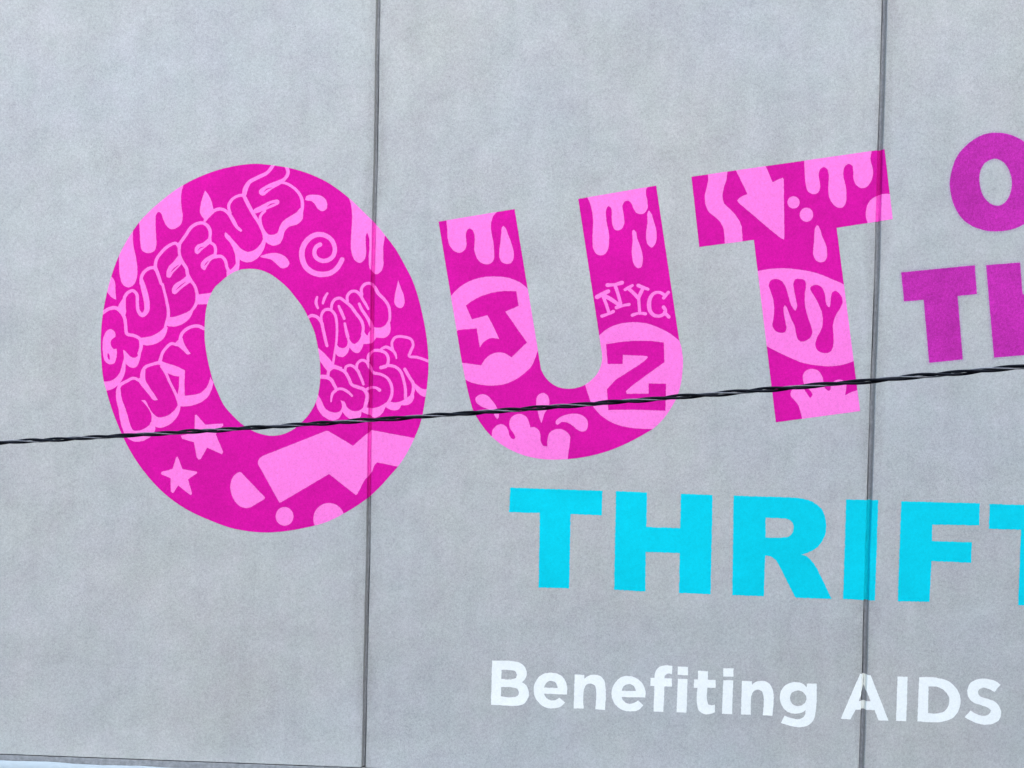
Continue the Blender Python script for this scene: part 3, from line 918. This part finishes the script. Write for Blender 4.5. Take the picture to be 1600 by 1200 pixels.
# ---- white letters
WH = [(["a:210,232* 340,235* 440,240 540,265 595,330 602,400 580,450 550,480* 600,520 627,590 615,670 570,725 490,748 360,745* 197,735*"],
       ["a:317,340* 440,345 480,360 493,395 480,430 440,445 315,442*", "a:313,535* 440,540 495,555 515,595 500,635 450,648 310,640*"], 'white capital letter B'),
      (["a:885,372 970,390 1030,440 1060,520 1062,620* 800,610* 820,650 870,682 930,682 975,655* 1040,710* 990,755 900,778 810,765 740,710 695,640 683,560 705,470 760,405 820,378"],
       ["a:800,540* 820,495 880,463 935,490 955,545*"], 'first white letter e'),
      (["a:1148,392* 1258,397* 1258,440* 1300,410 1370,393 1440,410 1485,460 1500,540 1493,795* 1383,787* 1390,560 1375,515 1330,495 1285,505 1258,550 1250,780* 1137,777*"], [], 'first white letter n'),
      (["b:440,335 530,355 600,410 640,490 643,582* 375,575* 395,620 440,648 500,645 560,613* 620,668* 560,725 470,738 380,720 300,660 262,580 262,500 300,410 360,355"],
       ["b:375,503* 395,455 450,427 510,450 535,508*"], 'second white letter e'),
      (["b:700,357* 748,355* 755,290 790,240 850,217 950,222* 945,318* 890,312 862,340 860,362* 945,365* 945,458* 860,455* 848,745* 735,740* 745,450* 700,448*"], [], 'white letter f'),
      (["b:1010,228* 1127,235* 1127,328* 1008,323*", "b:1012,365* 1122,372* 1110,753* 997,748*"], [], 'first white letter i'),
      (["b:1240,277* 1355,282* 1352,378* 1442,382* 1440,473* 1348,468* 1345,620 1360,660 1395,670 1433,660* 1432,748* 1380,768 1310,768 1250,730 1230,660 1235,470* 1192,470* 1197,375* 1240,375*"], [], 'white letter t'),
      (["c:220,175* 337,175* 335,272* 218,270*", "c:220,310* 332,313* 320,697* 203,693*"], [], 'second white letter i'),
      (["c:430,318* 545,323* 545,365* 590,330 660,318 730,340 775,400 790,480 777,715* 667,710* 675,490 655,435 610,420 565,435 542,480 532,705* 420,700*"], [], 'second white letter n'),
      (["c:1045,333 1110,345 1165,392* 1170,350* 1280,350* 1270,660 1245,760 1180,825 1090,845 980,830 873,795* 915,713* 990,740 1080,752 1135,725 1155,650* 1110,680 1040,692 950,670 890,610 862,520 870,450 910,380 970,345"],
       ["c:1070,428 1130,450 1165,510 1145,570 1070,605 1000,575 975,510 1000,455"], 'white letter g'),
      (["d:250,187* 345,200* 505,608* 415,603* 380,510* 210,508* 165,595* 78,588*"], ["d:290,290* 345,433* 238,432*"], 'white capital letter A'),
      (["d:585,212* 675,215* 663,612* 572,607*"], [], 'white capital letter I'),
      (["d:778,218* 930,222 1040,255 1115,325 1147,410 1135,500 1080,580 990,615 900,620 762,612*"],
       ["d:862,302* 930,303 1000,335 1045,400 1040,470 1005,520 950,540 857,538*"], 'white capital letter D'),
      (["d:1505,285* 1450,350* 1400,325 1350,312 1315,325 1303,355 1320,385 1390,410 1460,440 1500,490 1510,540 1490,600 1430,635 1360,642 1270,620 1185,575* 1235,515* 1290,545 1350,562 1400,550 1418,515 1390,490 1320,465 1250,435 1215,390 1210,320 1240,265 1300,237 1370,232 1440,245"], [], 'white capital letter S')]
for outs, hl, lb in WH:
    letter(lb, M_WHITE, [poly(s, 0.28) for s in outs], [poly(s, 0.28) for s in hl])

# ------------------------------------------------------------------ low white canopy roof against the wall, bottom left
zw = on_wall(100.0, 1191.6)[1]
cn = thing('canopy_roof', (JX[0] - 1.0, -0.6, 2.6), 'white coated canopy roof meeting the wall under the grey flashing', 'roof')
vf = ([], [])
N = 300
for i in range(N + 1):
    x = XL + (XR - XL) * i / N
    e = 0.004 * math.sin(x * 3.1 + .4) + 0.003 * math.sin(x * 11.0) + random.uniform(-0.0016, 0.0016)
    vf[0].extend([(x, -0.006, zw + e), (x, -0.012, zw + e - 0.001), (x, -0.014, zw - 0.05), (x, -0.03, zw - 0.10), (x, -0.08, zw - 0.125)])
for i in range(N):
    for j in range(4):
        a = i * 5 + j
        vf[1].append((a, a + 1, a + 6, a + 5))
mesh_obj('upturned_edge', vf[0], vf[1], M_ROOFW, cn, smooth=True)
v, f = box(XL, XR, -0.30, -0.0785, zw - 0.24, zw - 0.1265)
mesh_obj('roof_slab', v, f, M_ROOFW, cn)
v, f = box(XL - 0.02, XR + 0.02, -0.33, -0.301, zw - 0.34, zw - 0.11)
mesh_obj('fascia', v, f, M_FLASH, cn)

# ------------------------------------------------------------------ twisted service cable in front of the wall
CAB = [(-900, 730.0), (0, 689.5), (260, 678.0), (540, 662.5), (800, 640.0), (1060, 617.5), (1320, 597.0), (1600, 574.5), (2500, 485.0)]
cp = np.polyfit([p[0] for p in CAB[1:-1]], [p[1] for p in CAB[1:-1]], 2)
ptsc = []
for px in range(-1500, 3101, 4):
    py = np.polyval(cp, px)
    r = ray(px, float(py)).normalized()
    r = r / r.y
    dist = 5.6 - (px / 1600.0) * 1.15          # it runs a little toward the viewer on the right
    dist = max(dist, 3.0)
    ptsc.append(CAM + r * dist)
cb = thing('service_cable', tuple(ptsc[len(ptsc) // 2]), 'twisted black overhead cable with bare metal strand crossing the lettering', 'cable')
lay = 0.286


def strand(name, radius, orbit, phase, mat, flat=1.0):
    verts, faces = [], []
    n, S = len(ptsc), 10
    s = 0.0
    cent, ang = [], []
    for i in range(n):
        if i:
            s += (ptsc[i] - ptsc[i - 1]).length
        t = (ptsc[min(n - 1, i + 1)] - ptsc[max(0, i - 1)]).normalized()
        u = t.cross(Vector((0, 0, 1))).normalized()
        w = u.cross(t).normalized()
        a = -2 * math.pi * s / lay + phase + 0.45 * math.sin(s * 1.9 + 1) + 0.3 * math.sin(s * 4.3) + 0.15 * math.sin(s * 11.0 + 2)
        ob = orbit * (1 + 0.16 * math.sin(s * 3.7 + phase) + 0.08 * math.sin(s * 9.1))
        cent.append((ptsc[i] + (u * math.cos(a) + w * math.sin(a)) * ob, u, w))
    for c, u, w in cent:
        for j in range(S):
            b = 2 * math.pi * j / S
            verts.append(tuple(c + (u * math.cos(b) + w * math.sin(b)) * radius))
    for i in range(n - 1):
        for j in range(S):
            a, b = i * S + j, i * S + (j + 1) % S
            faces.append((a, b, b + S, a + S))
    return mesh_obj(name, verts, faces, mat, cb, smooth=True)


strand('insulated_strand', 0.0046, 0.0054, 0.0, M_INSUL)
strand('insulated_strand', 0.0046, 0.0054, 2.55, M_INSUL)
strand('bare_strand', 0.0026, 0.0052, 4.4, M_ALU)

# ------------------------------------------------------------------ the street below, and unseen buildings added to dim the lower wall
v, f = box(-400, 400, -400, 400, -0.5, -0.0)
mesh_obj('ground', [(-400, -400, 0), (400, -400, 0), (400, 400, 0), (-400, 400, 0)], [(0, 1, 2, 3)], M_ASPH, kind='structure')
v, f = box(-60, 60, -3.2, -0.003, 0.002, 0.13)
mesh_obj('pavement', v, f, M_PAVE, kind='structure')
M_GLASS = plain_material('dark window glass', (0.03, 0.035, 0.04), 0.15, 1.0, 0.1, spec=0.5, bump=0.0)
wv, wf = box(-0.6, 0.6, -0.03, 0.03, 0, 1.6)
wm = None
for bx0, bx1, h, mat, lb in ((-48, -0.1, 19.0, M_BRICK, 'unseen lower brown brick building added across the street to shade the painted wall'),
                             (0.1, 48, 27.0, M_GREYB, 'unseen taller blue grey building added across the street to shade the painted wall')):
    ob = thing('added_shade_building', ((bx0 + bx1) / 2, -21, 0), lb, 'building')
    v, f = box(bx0, bx1, -34, -21, 0.0, h)
    mesh_obj('wall', v, f, mat, ob)
    v, f = box(bx0 - 0.04, bx1 + 0.04, -34.2, -20.8, h + 0.002, h + 0.4)
    mesh_obj('roof', v, f, M_FLASH, ob)
    for fl in range(int(h // 3.5)):
        for i in range(11):
            if wm is None:
                o = wm = mesh_obj('window', wv, wf, M_GLASS, None)
            else:
                o = wm.copy()
                COL.objects.link(o)
            o.parent = ob
            o.location = (-20 + i * 4.0, 0.0, 1.6 + fl * 3.5)
